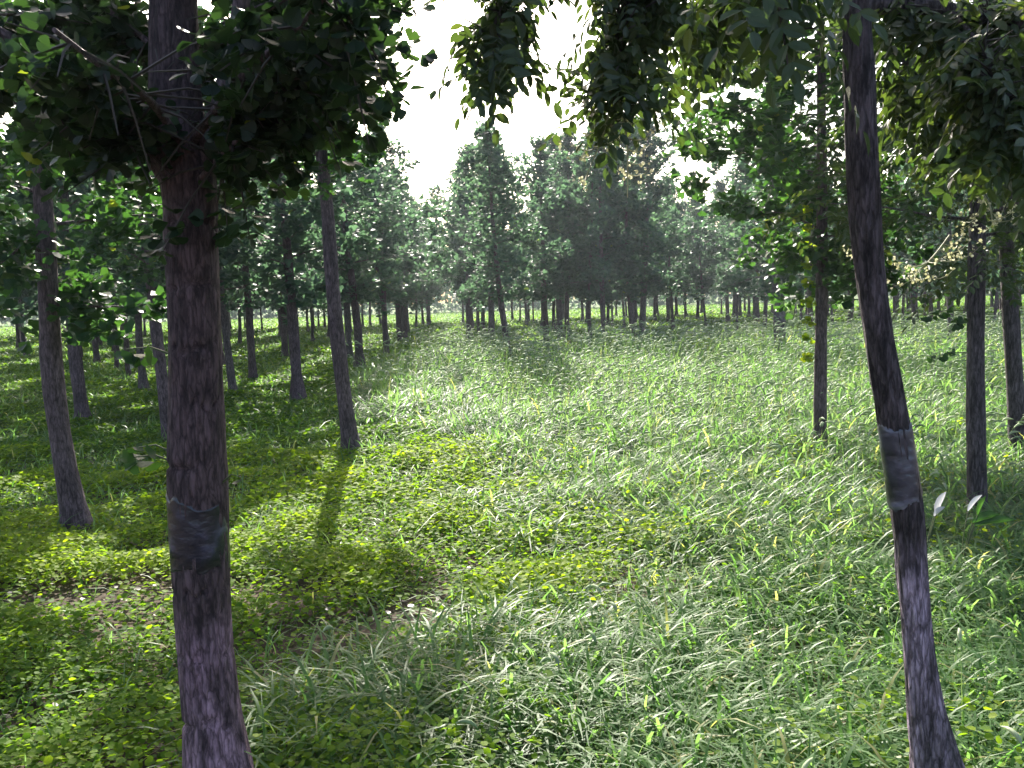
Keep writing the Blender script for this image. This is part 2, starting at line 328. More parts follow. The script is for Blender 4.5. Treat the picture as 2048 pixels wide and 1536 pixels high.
def build_vegetation():
    fox, low, cov, lit = MB(), MB(), MB(), MB()
    for (y0, y1, s) in BANDS + [(75, 98, 10.0)]:
        # low broad leaved cover (left and front)
        x, y = wedge(y0, y1, 8000 / s ** 1.6)
        w = fox_w(x, y); b = bare(x, y)
        pr = (1 - .93 * w) * (1 - .8 * b) * np.clip((34 - y) / 14, .35, 1)
        patch = vnoise(np.stack([x * 2.2, y * 2.2, np.full_like(x, 4.1)], -1))
        k = RNG.random(len(x)) < pr * np.clip(patch * 1.7, .25, 1); x, y, w, patch = x[k], y[k], w[k], patch[k]
        N = len(x); h = (.03 + .09 * RNG.random(N) ** .8) * (.5 + patch) * (1 + .5 * w)
        n = norm(np.stack([RNG.normal(0, .45, N), RNG.normal(0, .45, N), np.ones(N)], -1))
        a = RNG.random(N) * 6.283; d = np.stack([np.cos(a), np.sin(a), RNG.normal(-.1, .25, N)], -1)
        yellow = np.clip((.22 + .5 * patch) * .9 * np.interp(y, [3.5, 4.8, 8, 9.8], [.85, 1.25, 1.25, .45]) + RNG.normal(0, .15, N), 0, .8)
        leaves(cov, np.stack([x, y, gz(x, y) + h], -1), d, n, (.017 + .016 * RNG.random(N)) * s ** .8, RND, 0, yellow)
        # foxtail grass (centre and right)
        x, y = wedge(y0, y1, 2700 / s ** 1.45)
        w = fox_w(x, y); cl = vnoise(np.stack([x * 1.9 + 7, y * 1.9, np.full_like(x, 1.3)], -1))
        k = RNG.random(len(x)) < w * np.clip(cl * 1.6, .35, 1); x, y, w, cl = x[k], y[k], w[k], cl[k]
        N = len(x)
        tall = np.interp(y, [2, 4, 7, 11, 15, 20, 24, 40], [.27, .30, .38, .52, .64, .68, .36, .28]) * (.6 + .7 * cl)
        h = tall * (.55 + .6 * RNG.random(N)); az = RNG.random(N) * 6.283
        blades(fox, x, y, gz(x, y) - .01, h, (.006 + .010 * RNG.random(N) ** 1.5) * s ** .6, az, np.clip(RNG.normal(.9, .25, N), .5, 1.3), 0, np.where(RNG.random(N) < .04, 1., np.clip(RNG.normal(.45, .22, N), 0, .9)))
        # stalks with seed heads
        x, y = wedge(y0, y1, (34 if y0 < 6 else 130) / s ** 1.0)
        w = fox_w(x, y); k = RNG.random(len(x)) < w * w * np.interp(y, [0, 5, 12, 24], [.22, .4, .9, 1]); x, y = x[k], y[k]; N = len(x)
        if N:
            tall = np.interp(y, [2, 4, 7, 11, 15, 20, 24, 40], [.30, .33, .42, .60, .74, .78, .45, .32])
            h = tall * (.75 + .45 * RNG.random(N)); az = RNG.normal(math.radians(-20), 1.3, N)
            p, d = blades(fox, x, y, gz(x, y), h, np.full(N, .0022) * s ** .8, az, np.clip(RNG.normal(.35, .15, N), .05, .7), 0)
            heads(fox, p - np.array([0, 0, .004]), d, (.06 + .04 * RNG.random(N)) * s ** .45, 1)
        # short thin grass among the cover and under the back rows
        x, y = wedge(y0, y1, 700 / s ** 1.8)
        w = fox_w(x, y); b = bare(x, y); pr = np.interp(y, [2, 5, 8, 12], [.16, .2, .8, 1.3]) * (1 - w) * (1 - .8 * b)
        k = RNG.random(len(x)) < pr; x, y = x[k], y[k]; N = len(x)
        h = (.10 + .16 * RNG.random(N)) * np.interp(y, [2, 7, 12, 40], [1, 1, 1.25, 1.5])
        blades(low, x, y, gz(x, y) - .01, h, (.004 + .004 * RNG.random(N)) * s ** .9, RNG.random(N) * 6.283, np.clip(RNG.normal(.75, .25, N), .4, 1.2), 0, np.clip(RNG.normal(.45, .25, N), 0, 1))
        # dry fallen leaves
        if y0 < 10:
            x, y = wedge(y0, y1, 60 / s ** 1.4)
            b = bare(x, y); k = RNG.random(len(x)) < np.clip(.25 * (1 - fox_w(x, y)) + .6 * b, 0, 1); x, y = x[k], y[k]; N = len(x)
            n = norm(np.stack([RNG.normal(0, .35, N), RNG.normal(0, .35, N), np.ones(N)], -1)); a = RNG.random(N) * 6.283
            leaves(lit, np.stack([x, y, gz(x, y) + .02 + .06 * RNG.random(N)], -1), np.stack([np.cos(a), np.sin(a), 0 * a], -1), n, (.022 + .018 * RNG.random(N)) * s ** .5, RND)
    tag(fox.build("foxtail_grass", [M['grass'], M['seed']]), "arching foxtail grass with pale seed heads filling the sunny clearing", "grass", kind="stuff")
    tag(low.build("short_grass", M['grass']), "thin short grass growing under the shaded tree rows", "grass", kind="stuff")
    tag(cov.build("ground_cover", M['cover']), "low yellow-green leafy weeds carpeting the ground", "ground cover", kind="stuff")
    tag(lit.build("leaf_litter", M['litter']), "pale dry fallen leaves scattered over the low weeds", "leaf litter", kind="stuff")

# ------------------------------------------------------------------ trees
def trunk_axis(pts, H, n):
    """pts: world points base -> crown; continued upwards to height H, straightening"""
    P = [Vector(p) for p in pts]
    d = (P[-1] - P[-2]).normalized(); 
    while P[-1].z < H - .05:
        d = (d * .75 + Vector((random.uniform(-.06, .06), random.uniform(-.06, .06), 1)) * .25).normalized()
        st = min(.8, (H - P[-1].z) / max(d.z, .3))
        P.append(P[-1] + d * st)
    return smooth_path(P, n)
def at_height(A, z):
    return np.array([np.interp(z, A[:, 2], A[:, k]) for k in range(3)])

def crown_parts(rng, A, H, h0, R, nl, ntw, ncl, lpc, rb, prof=None, az_ok=None, elev=(.12, 1.0), start=0., spurs=.30):
    """limbs and leaf clusters round trunk axis A. Returns limb paths and cluster arrays"""
    limbs, cp, cdir = [], [], []
    for i in range(nl):
        t = (i + rng.random()) / nl; t = start + (1 - start) * t ** .9
        z = h0 + (H - h0) * t
        pr = (np.interp(t, [0, .18, .4, .75, 1], [.75, 1, .88, .40, .05]) if prof is None else np.interp(t, *prof))
        L = R * pr * rng.uniform(.7, 1.15)
        az = i * 2.39996 + rng.normal(0, .35)
        if az_ok is not None and not az_ok(az % (2 * math.pi), t): continue
        e = np.interp(t, [0, 1], elev) + rng.normal(0, .12)
        d = np.array([math.cos(az) * math.cos(e), math.sin(az) * math.cos(e), math.sin(e)])
        p0 = at_height(A, z); s = np.linspace(0, 1, 6)
        wob = np.cumsum(rng.normal(0, .025 * L, (6, 3)), 0); wob -= wob[0]
        P = p0 + d * (L * s)[:, None] + wob; P[:, 2] += L * (-.18 + .30 * t) * s ** 2
        r = rb * (1 - .75 * t)
        limbs.append((P, np.linspace(r, r * .22, 6)))
        fr = min(1.0, L / R * 1.15 + .08); nq = max(1, int(round(ntw * fr))); nc_ = max(3, int(round(ncl * (.55 + .45 * fr))))
        for q in range(nq):
            s0 = rng.uniform(.18, 1); b = np.array([np.interp(s0, s, P[:, k]) for k in range(3)])
            td = norm(d * .7 + rng.normal(0, .62, 3) + np.array([0, 0, .15])); Lt = L * rng.uniform(.22, .46) * (1.15 - .5 * s0) + .06
            u = np.sqrt(rng.random(nc_)) * Lt
            cp.append(b + td * u[:, None] + rng.normal(0, .035, (nc_, 3))); cdir.append(np.repeat(td[None], nc_, 0))
            if q < 2: limbs.append((np.array([b, b + td * Lt * .5 + rng.normal(0, .01, 3), b + td * Lt]), np.array([r * .28, r * .2, r * .08])))
        u = rng.uniform(.2, 1, ncl); cp.append(np.stack([np.interp(u, s, P[:, k]) for k in range(3)], -1) + rng.normal(0, .03, (ncl, 3))); cdir.append(np.repeat(d[None], ncl, 0))
    ns = int(nl * ntw * spurs); zs = h0 - .1 + (H - h0) * rng.random(ns) ** 1.6 * .75
    aa = rng.random(ns) * 6.283; dd = np.stack([np.cos(aa), np.sin(aa), rng.uniform(-.3, .5, ns)], -1)
    b0 = np.stack([at_height(A, z) for z in zs])
    for q in range(3):
        cp.append(b0 + dd * (.07 + rng.random((ns, 1)) * .36) + rng.normal(0, .03, (ns, 3))); cdir.append(dd)
    cp = np.concatenate(cp); cdir = np.concatenate(cdir)
    return limbs, cp, cdir
def fan_leaves(mb, rng, cp, cdir, lpc, size, tv=FAN, mat=0, spread=.55, tbias=0.):
    N = len(cp) * lpc
    c = np.repeat(cp, lpc, 0); d = np.repeat(cdir, lpc, 0)
    dd = norm(d * .35 + rng.normal(0, 1, (N, 3)) * np.array([1, 1, .55]) + np.array([0, 0, -.12]))
    n = norm(rng.normal(0, spread, (N, 3)) + np.array([0, 0, 1]))
    pos = c + dd * (size * rng.uniform(.1, .8, N))[:, None]
    tint = np.clip(np.repeat(rng.random(len(cp)) * .5, lpc) + rng.random(N) * .42 + tbias, 0, 1)
    tint = np.where(rng.random(N) < .005, 1., np.minimum(tint, .93))
    leaves(mb, pos, dd, n, size * rng.uniform(.7, 1.2, N), tv, mat, tint)
def pinnate_leaves(mb, rng, base, d, L, npair=6, tv=ELL, mat=0, ls=.30, tb=0.):
    """compound leaves: base points, rachis directions, lengths"""
    N = len(base); d = norm(d); up = np.array([0, 0, 1.])
    side = norm(np.cross(d, up) + rng.normal(0, .25, (N, 3))); nn = np.cross(side, d)
    t0 = rng.random(N) * .6
    for k in range(npair):
        s = (k + .8) / npair
        p = base + d * (L * s)[:, None] + np.array([0, 0, -1.]) * (L * .25 * s * s)[:, None]
        for sg in ((-1, 1) if k < npair - 1 else (0,)):
            ld = norm(side * sg * .95 + d * .5 - up * rng.uniform(.1, .6, (N, 1)) + rng.normal(0, .12, (N, 3)))
            n = norm(nn + rng.normal(0, .35, (N, 3)))
            leaves(mb, p, ld, n, L * ls * rng.uniform(.85, 1.1, N) * (1 - .25 * abs(s - .55)), tv, mat, np.clip(t0 + rng.random(N) * .35 + tb, 0, 1))

def bark_disp(seed, amp, rings=None):
    def f(th, P, r):
        z = np.repeat(P[:, 2:3], th.shape[1], 1)
        q = np.stack([np.cos(th) * 5.5 + seed, np.sin(th) * 5.5 + 7, z * 5.5], -1)
        a = 1 - np.abs(2 * vnoise(q) - 1) ** .8
        b = vnoise(q * np.array([2.6, 2.6, 2.2])); c = vnoise(np.stack([np.cos(th) * .9 + seed, np.sin(th) * .9, z * 2.2], -1))
        if rings is not None:
            for zk, a0 in rings:
                w = vnoise(np.stack([np.cos(th) * 1.5 + zk * 9, np.sin(th) * 1.5, np.full_like(th, 3.)], -1))
                c = c - 1.1 * np.exp(-((z - zk + (w - .5) * .05) / .005) ** 2) * np.clip(np.cos(th - a0) + .5, 0, 1) * (w > .3)
        return amp * (-1.3 * np.clip(a - .55, 0, 1) + .7 * (b - .5)) + (c - .5) * amp * 2.2
    return f

LAMP = dict(ginkgo=('ginkgo', FAN), far=('ginkgo_far', FAN))
def make_tree(label, pts, dia, H, h0, R, nl=40, ntw=6, ncl=8, lpc=5, leaf=.08, group=None, bark='bark', mat='ginkgo', segs=14, name="ginkgo_tree",
              seed=None, disp=None, pin=False, rings=24, base=None, cat="tree", hi=False, flare=.3, **kw):
    rng = np.random.default_rng(seed if seed is not None else int(abs(pts[0][0] * 977 + pts[0][1] * 131) * 10) % 100000)
    A = trunk_axis(pts, H, rings); b = A[0].copy()
    root = empty(name, b); tag(root, label, cat, group)
    A = A - b
    zt = A[:, 2]; r = dia / 2 * np.interp(zt / H, [0, .012, .04, .3, .6, 1], [1.5, 1.28, 1.08, .95, .62, .12]) * (1 + flare * np.clip(1 - zt / .55, 0, 1) ** 1.6)
    r = r * (1 + .05 * np.sin(zt * 7 + dia * 90) )
    tb = MB(); tube(tb, A, r, segs, disp=disp)
    limbs, cp, cdr = crown_parts(rng, A, H - b[2], h0 - b[2], R, nl, ntw, ncl, lpc, dia * .11, **kw)
    for P, rr in limbs: tube(tb, P, rr, 5, cap=False)
    tb.build("trunk", M[bark], root)
    cb = MB()
    if pin: pinnate_leaves(cb, rng, cp, cdr * .5 + rng.normal(0, .5, cp.shape) + np.array([0, 0, -.25]), leaf * rng.uniform(.8, 1.2, len(cp)), 5, ELL_HI if hi else ELL, ls=.34)
    else: fan_leaves(cb, rng, cp, cdr, lpc, leaf, FAN_HI if hi else FAN)
    cb.build("crown", M[mat], root, smooth=False)
    return root, A, b

def px_path(pts, Y):
    return [on_y(x, y, Y) for x, y in pts]
def listed(label, pxs, g, wpx, H, h0, R, lean=0, **kw):
    """a tree whose foot is seen at pxs[0] above grass of height g"""
    foot = on_z(pxs[0][0], pxs[0][1], g); Y = foot.y
    P = px_path(pxs, Y); d = (P[1] - P[0]).normalized()
    P[0] = P[0] - d * ((g + .06) / max(d.z, .5))
    P = [Vector((p.x, p.y + lean * max(p.z, 0), p.z)) for p in P]
    return make_tree(label, P, wpx * .88 / FPX * Y, H, h0, R, **kw)

def shoot(parent, base, d, n, L, leafsize, rng, name="shoot", mat='ginkgo', tv=FAN, tb=0., stem='stem'):
    """a small leafy shoot sprouting from a trunk (coordinates local to the tree)"""
    mb = MB(); P = np.array([base, base + d * L * .5 + np.array([0, 0, .02]), base + d * L + np.array([0, 0, .01])])
    tube(mb, P, [.0035, .0028, .0015], 5, 1)
    t = rng.uniform(.35, 1, n); p = base + d * (L * t)[:, None]
    dd = norm(d * .6 + rng.normal(0, .7, (n, 3)) + np.array([0, 0, -.1])); nn = norm(rng.normal(0, .6, (n, 3)) + np.array([0, -.5, .8]))
    leaves(mb, p, dd, nn, leafsize * rng.uniform(.7, 1.15, n), tv, 0, np.clip(rng.random(n) * .6 + .3 + tb, 0, 1))
    return mb.build(name, [M[mat], M[stem]], parent)

def wrap_mat(name, stops):
    mt, nt, out = mat_base(name)
    tc = nt.nodes.new("ShaderNodeTexCoord"); mp = nt.nodes.new("ShaderNodeMapping"); mp.inputs[3].default_value = (9, 9, 16); mp.inputs[2].default_value = (.5, .4, 0)
    nt.links.new(tc.outputs["Object"], mp.inputs[0])
    no = nt.nodes.new("ShaderNodeTexNoise"); no.inputs["Scale"].default_value = 1.4; no.inputs["Detail"].default_value = 5; nt.links.new(mp.outputs[0], no.inputs["Vector"])
    rp = ramp(nt, stops); nt.links.new(no.outputs[0], rp.inputs[0])
    bp = nt.nodes.new("ShaderNodeBump"); bp.inputs["Strength"].default_value = .8; bp.inputs["Distance"].default_value = .010; nt.links.new(no.outputs[0], bp.inputs["Height"])
    pb = nt.nodes.new("ShaderNodeBsdfPrincipled"); pb.inputs["Roughness"].default_value = .3; pb.inputs["Specular IOR Level"].default_value = .6
    nt.links.new(rp.outputs[0], pb.inputs["Base Color"]); nt.links.new(bp.outputs[0], pb.inputs["Normal"]); nt.links.new(pb.outputs[0], out.inputs[0])
    return mt
def wrap(parent, A, dia, z0, z1, seed, ext=.0015, mat='wrap'):
    """wrinkled plastic film wound round the trunk between local heights z0 and z1"""
    zz = np.linspace(z0, z1, 60); P = np.stack([at_height(A, z) for z in zz])
    H = A[-1, 2]
    r = dia / 2 * np.interp(zz / H, [0, .012, .04, .3, .6, 1], [1.5, 1.28, 1.08, .95, .62, .12]) * (1 + .05 * np.sin(zz * 7 + dia * 90)) + ext
    def dp(th, P_, r_):
        z = np.repeat(P_[:, 2:3], th.shape[1], 1)
        q = np.stack([np.cos(th) * 1.2 + seed, np.sin(th) * 1.2, z * 13 + np.cos(th) * 1.6 + np.sin(2 * th)], -1)
        edge = np.minimum((z - z0), (z1 - z)); 
        return (vnoise(q * np.array([1, 1, .4])) - .4) * .005 + (vnoise(q * 2.3) - .5) * .003 - .003 * (edge < .006)
    mb = MB(); tube(mb, P, r, 48, disp=dp, cap=False)
    V = mb.v[0].reshape(60, 48, 3); th = np.linspace(0, 6.283, 48, endpoint=False)
    t = np.linspace(-1, 1, 60)
    for e in (-1, 1):
        rag = .014 * np.sin(th + seed + e) + (vnoise(np.stack([np.cos(th) * 2.5 + seed, np.sin(th) * 2.5, np.full(48, e + 3.3)], -1)) - .5) * .05
        V[:, :, 2] += np.clip((t * e - .6) / .4, 0, 1)[:, None] * rag[None]
    o = mb.build("plastic_wrap", M[mat], parent); o["label"] = "dark plastic film wound round the trunk"
    return o

def near_left_tree():
    Y = 2.6
    pts = px_path([(442, 1610), (436, 1536), (412, 1300), (401, 1130), (395, 990), (390, 700), (382, 500), (376, 380), (352, 220), (346, 0), (338, -300)], Y)
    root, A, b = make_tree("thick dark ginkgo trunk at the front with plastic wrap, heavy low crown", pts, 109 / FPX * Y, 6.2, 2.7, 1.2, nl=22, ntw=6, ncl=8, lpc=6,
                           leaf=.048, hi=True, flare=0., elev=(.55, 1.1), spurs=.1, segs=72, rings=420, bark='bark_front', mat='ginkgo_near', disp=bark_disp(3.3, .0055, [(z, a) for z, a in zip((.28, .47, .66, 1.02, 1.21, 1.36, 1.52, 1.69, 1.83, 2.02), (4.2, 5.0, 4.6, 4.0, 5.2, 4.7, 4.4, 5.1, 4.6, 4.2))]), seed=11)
    loc = lambda p: np.array(p) - b
    wrap(root, A, 109 / FPX * Y, loc(on_y(400, 1138, Y))[2], loc(on_y(395, 992, Y))[2], 4.2)
    rng = np.random.default_rng(5)
    # forks and low limbs, each with its foliage
    specs = [([(380, 420, 0), (402, 350, 0), (432, 250, -.05), (468, 90, -.1), (492, -60, -.15), (510, -260, -.2)], 48, .016, 46),
             ([(372, 430, 0), (330, 350, -.02), (245, 235, -.06), (120, 140, -.12), (10, 70, -.2), (-160, -20, -.3)], 40, .010, 46),
             ([(395, 330, 0), (520, 210, .1), (640, 90, .15), (760, 0, .2)], 20, .006, 84),
             ([(375, 300, 0), (470, 170, -.3), (590, 60, -.5), (700, -60, -.7)], 18, .005, 60),
             ([(365, 290, 0), (300, 200, -.3), (200, 130, -.6), (110, 60, -.8)], 18, .005, 56),
             ([(370, 390, 0), (455, 300, -.15), (540, 210, -.25), (600, 150, -.3)], 12, .004, 40),
             ([(352, 190, 0), (310, 100, .05), (230, 30, .1), (130, -40, .15)], 16, .005, 50),
             ([(350, 130, 0), (430, 60, .1), (560, 0, .15), (700, -40, .2)], 16, .005, 56),
             ([(372, 400, 0), (300, 310, -.1), (200, 230, -.2), (90, 170, -.25), (-30, 120, -.3)], 14, .004, 50)]
    STEMS = [smooth_path([loc(on_y(x, y, Y + dy)) for x, y, dy in specs[k][0]], 24) for k in (0,)]
    for pp, w0, r1, nc in specs:
        P = np.array([loc(on_y(x, y, Y + dy)) for x, y, dy in pp]); P = smooth_path(P, 24)
        bm_ = MB(); tube(bm_, P, np.linspace(w0 / FPX * Y / 2, r1, 24), 14, disp=bark_disp(w0 * .1, .002)); br = bm_.build("branch", M['bark'], root)
        nc = int(nc * .55); u = np.sort(rng.uniform(.3, 1, nc)); cp = P[(u * 23).astype(int)]
        lb, CP, CD = MB(), [], []
        for c in cp:
            d = rng.normal(0, 1, 3) * np.array([1, .9, .6]); d[1] = abs(d[1]) * (1 if rng.random() < .8 else -1); d = norm(d + np.array([0, 0, -.1])); L = rng.uniform(.08, .30)
            tube(lb, np.array([c, c + d * L * .5, c + d * L + np.array([0, 0, -.03])]), [.004, .003, .0015], 4, 1, cap=False)
            k = 5; uu = np.linspace(.3, 1, k) * L; CP.append(c + d * uu[:, None]); CD.append(np.repeat(d[None], k, 0))
        CP, CD = np.concatenate(CP), np.concatenate(CD)
        ax = np.stack([at_height(A, z) for z in CP[:, 2]]); st = np.array([[np.interp(z, P[:, 2], P[:, k]) for k in (0, 1)] for z in CP[:, 2]])
        near = np.zeros(len(CP), bool)
        for sp in STEMS:
            sx = np.interp(CP[:, 2], sp[:, 2], sp[:, 0]); sy = np.interp(CP[:, 2], sp[:, 2], sp[:, 1]); inz = (CP[:, 2] > sp[0, 2]) & (CP[:, 2] < sp[-1, 2])
            near |= inz & (np.abs(CP[:, 0] - sx) < .085) & (CP[:, 1] < sy + .06)
        near |= (np.abs(CP[:, 0] - ax[:, 0]) < .125) & (CP[:, 1] < ax[:, 1] + .08) & (CP[:, 2] > at_height(A, 2.0)[2])
        if w0 > 45: near |= (np.abs(CP[:, 0] - st[:, 0]) < .07) & (CP[:, 1] < st[:, 1] + .05)
        CP, CD = CP[~near], CD[~near]
        fan_leaves(lb, rng, CP, CD, 6, .044, FAN_HI, spread=.75)
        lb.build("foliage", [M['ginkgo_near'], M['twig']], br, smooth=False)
    # sprouts on the trunk
    for (px, py, L, n, s) in ((352, 712, .13, 9, .055), (350, 925, .11, 6, .05), (345, 905, .09, 3, .04), (445, 965, .06, 1, .03)):
        q = loc(on_y(px, py, Y - .02)); sgn = -1 if px < 400 else 1
        shoot(root, q, norm(np.array([sgn * 1., -.25, .12])), n, L, s, rng)
    return root

def near_right_tree():
    Y = on_z(1890, 1700, 0).y
    pts = px_path([(1900, 1690), (1886, 1600), (1874, 1536), (1850, 1400), (1828, 1200), (1810, 1000), (1790, 860), (1765, 700), (1736, 500), (1721, 300), (1715, 100), (1712, -80), (1718, -350)], Y)
    dia = 61 / FPX * Y
    def az_ok(a, t): return t > .55 or (math.cos(a) > .1 or math.sin(a) > .75)
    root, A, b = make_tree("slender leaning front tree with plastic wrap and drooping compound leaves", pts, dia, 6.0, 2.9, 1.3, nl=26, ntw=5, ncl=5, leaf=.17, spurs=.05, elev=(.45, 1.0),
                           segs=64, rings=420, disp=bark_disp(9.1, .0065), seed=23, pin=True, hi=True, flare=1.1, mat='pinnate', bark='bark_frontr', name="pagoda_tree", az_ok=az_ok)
    loc = lambda p: np.array(p) - b
    wrap(root, A, dia, loc(on_y(1806, 1003, Y))[2], loc(on_y(1788, 852, Y))[2], 8.8, mat='wrap_sheen')
    rng = np.random.default_rng(31)
    # (pixel path with depth, start width px, compound leaves per path, leaf length, spread)
    specs = [([(1712, 15, 2.7), (1790, 8, 2.65), (1900, 20, 2.6), (2060, 55, 2.5), (2250, 120, 2.4)], 42, 190, .165),
             ([(1714, -60, 2.7), (1500, -190, 2.5), (1250, -230, 2.3), (1090, -160, 2.2), (1030, -30, 2.15), (985, 60, 2.15), (998, 165, 2.15)], 22, 270, .14),
             ([(1500, -190, 2.5), (1380, -170, 2.3), (1290, -60, 2.2), (1245, 50, 2.15), (1240, 150, 2.15), (1226, 205, 2.15)], 14, 215, .14),
             ([(1714, -90, 2.7), (1640, -200, 2.2), (1570, -220, 1.75), (1555, -110, 1.6), (1560, 10, 1.55), (1575, 130, 1.55)], 18, 90, .15),
             ([(1640, -150, 2.5), (1480, -120, 2.6), (1420, -10, 2.7), (1405, 70, 2.7)], 10, 90, .17),
             ([(1716, 60, 2.7), (1790, 110, 2.9), (1880, 190, 3.1), (1960, 300, 3.2)], 10, 170, .16),
             ([(1900, 20, 2.6), (1960, 90, 2.4), (2000, 180, 2.3), (2040, 300, 2.3)], 10, 170, .15),
             ([(1714, -40, 2.7), (1560, -130, 3.1), (1470, -60, 3.3), (1440, 60, 3.4)], 10, 110, .18)]
    for pp, w0, nc, L in specs:
        P = smooth_path([loc(on_y(x, y, yy)) for x, y, yy in pp], 28)
        yy = pp[0][2]; bm_ = MB(); tube(bm_, P, np.linspace(w0 / FPX * yy / 2, .002, 28), 10, disp=bark_disp(w0 * .2, .001)); br = bm_.build("branch", M['bark_right'], root)
        u = rng.uniform(.38, 1, nc) if w0 < 40 else rng.uniform(.2, 1, nc); cp = P[(u * 27).astype(int)]
        d = rng.normal(0, 1, (nc, 3)) * np.array([1, .8, .5]) + np.array([0, 0, -1.0]); d = norm(d)
        off = rng.uniform(0, .11, nc)[:, None] * norm(rng.normal(0, 1, (nc, 3)))
        lb = MB()
        for c, o in zip(cp, off): tube(lb, np.array([c, c + o * .6, c + o]), [.003, .0025, .0015], 4, 1, cap=False)
        pinnate_leaves(lb, rng, cp + off, d, L * rng.uniform(.7, 1.1, nc), 6, ELL_HI)
        lb.build("foliage", [M['pinnate'], M['twig']], br, smooth=False)
    # flower panicles hanging from the branch ends
    def panicle(start, end, spread, n, Y_):
        mb = MB(); p0, p1 = loc(on_y(*start, Y_)), loc(on_y(*end, Y_))
        ax = smooth_path([p0, (p0 + p1) / 2 + np.array([.01, 0, .005]), p1], 10); tube(mb, ax, np.linspace(.003, .0012, 10), 5, 0)
        FP = []
        for k in range(n):
            c = ax[rng.integers(2, 10)]; d = norm(rng.normal(0, 1, 3) * np.array([1.3, .8, .4]) + np.array([0, 0, -.05])); Lb = spread * rng.uniform(.45, 1)
            q = np.stack([c + d * Lb * t + np.array([0, 0, -.35 * Lb * t * (1 - t) * 2 + .10 * Lb * t ** 3]) for t in np.linspace(0, 1, 6)])
            tube(mb, q, np.linspace(.0016, .0007, 6), 4, 0, cap=False)
            for t in rng.uniform(.35, 1, 5):
                e = q[int(t * 5)] + rng.normal(0, .006, 3); FP.append(e)
            for _ in range(3): FP.append(q[-1] + rng.normal(0, .007, 3))
        FP = np.array(FP); m_ = len(FP)
        dd = norm(rng.normal(0, 1, (m_, 3))); nn = norm(rng.normal(0, 1, (m_, 3)))
        leaves(mb, FP, dd, nn, rng.uniform(.005, .010, m_), RND, 1)
        leaves(mb, FP, nn, dd, rng.uniform(.006, .012, m_), RND, 1)
        mb.build("flower_panicle", [M['pstem'], M['flower']], root)
    panicle((1225, 190), (1165, 370), .10, 11, 2.15)
    panicle((1235, 180), (1255, 395), .08, 7, 2.15)
    panicle((1960, 380), (1985, 450), .12, 11, 2.6)
    panicle((1900, 470), (1830, 550), .13, 13, 2.6)
    panicle((1765, 470), (1700, 520), .06, 9, 2.7)
    return root

# ------------------------------------------------------------------ run: setting
random.seed(4)
build_ground()
build_vegetation()
M['wrap'] = wrap_mat('black_plastic_film', [(.35, (.006, .006, .010)), (.56, (.018, .017, .030)), (.72, (.075, .07, .12))])  # palest stop paints sheen streaks on the black film
M['wrap_sheen'] = wrap_mat('sheen_plastic_film', [(.32, (.012, .012, .018)), (.54, (.045, .043, .062)), (.72, (.15, .145, .20))])  # the same black film, lightened to paint in its reflected light
near_left_tree()
near_right_tree()

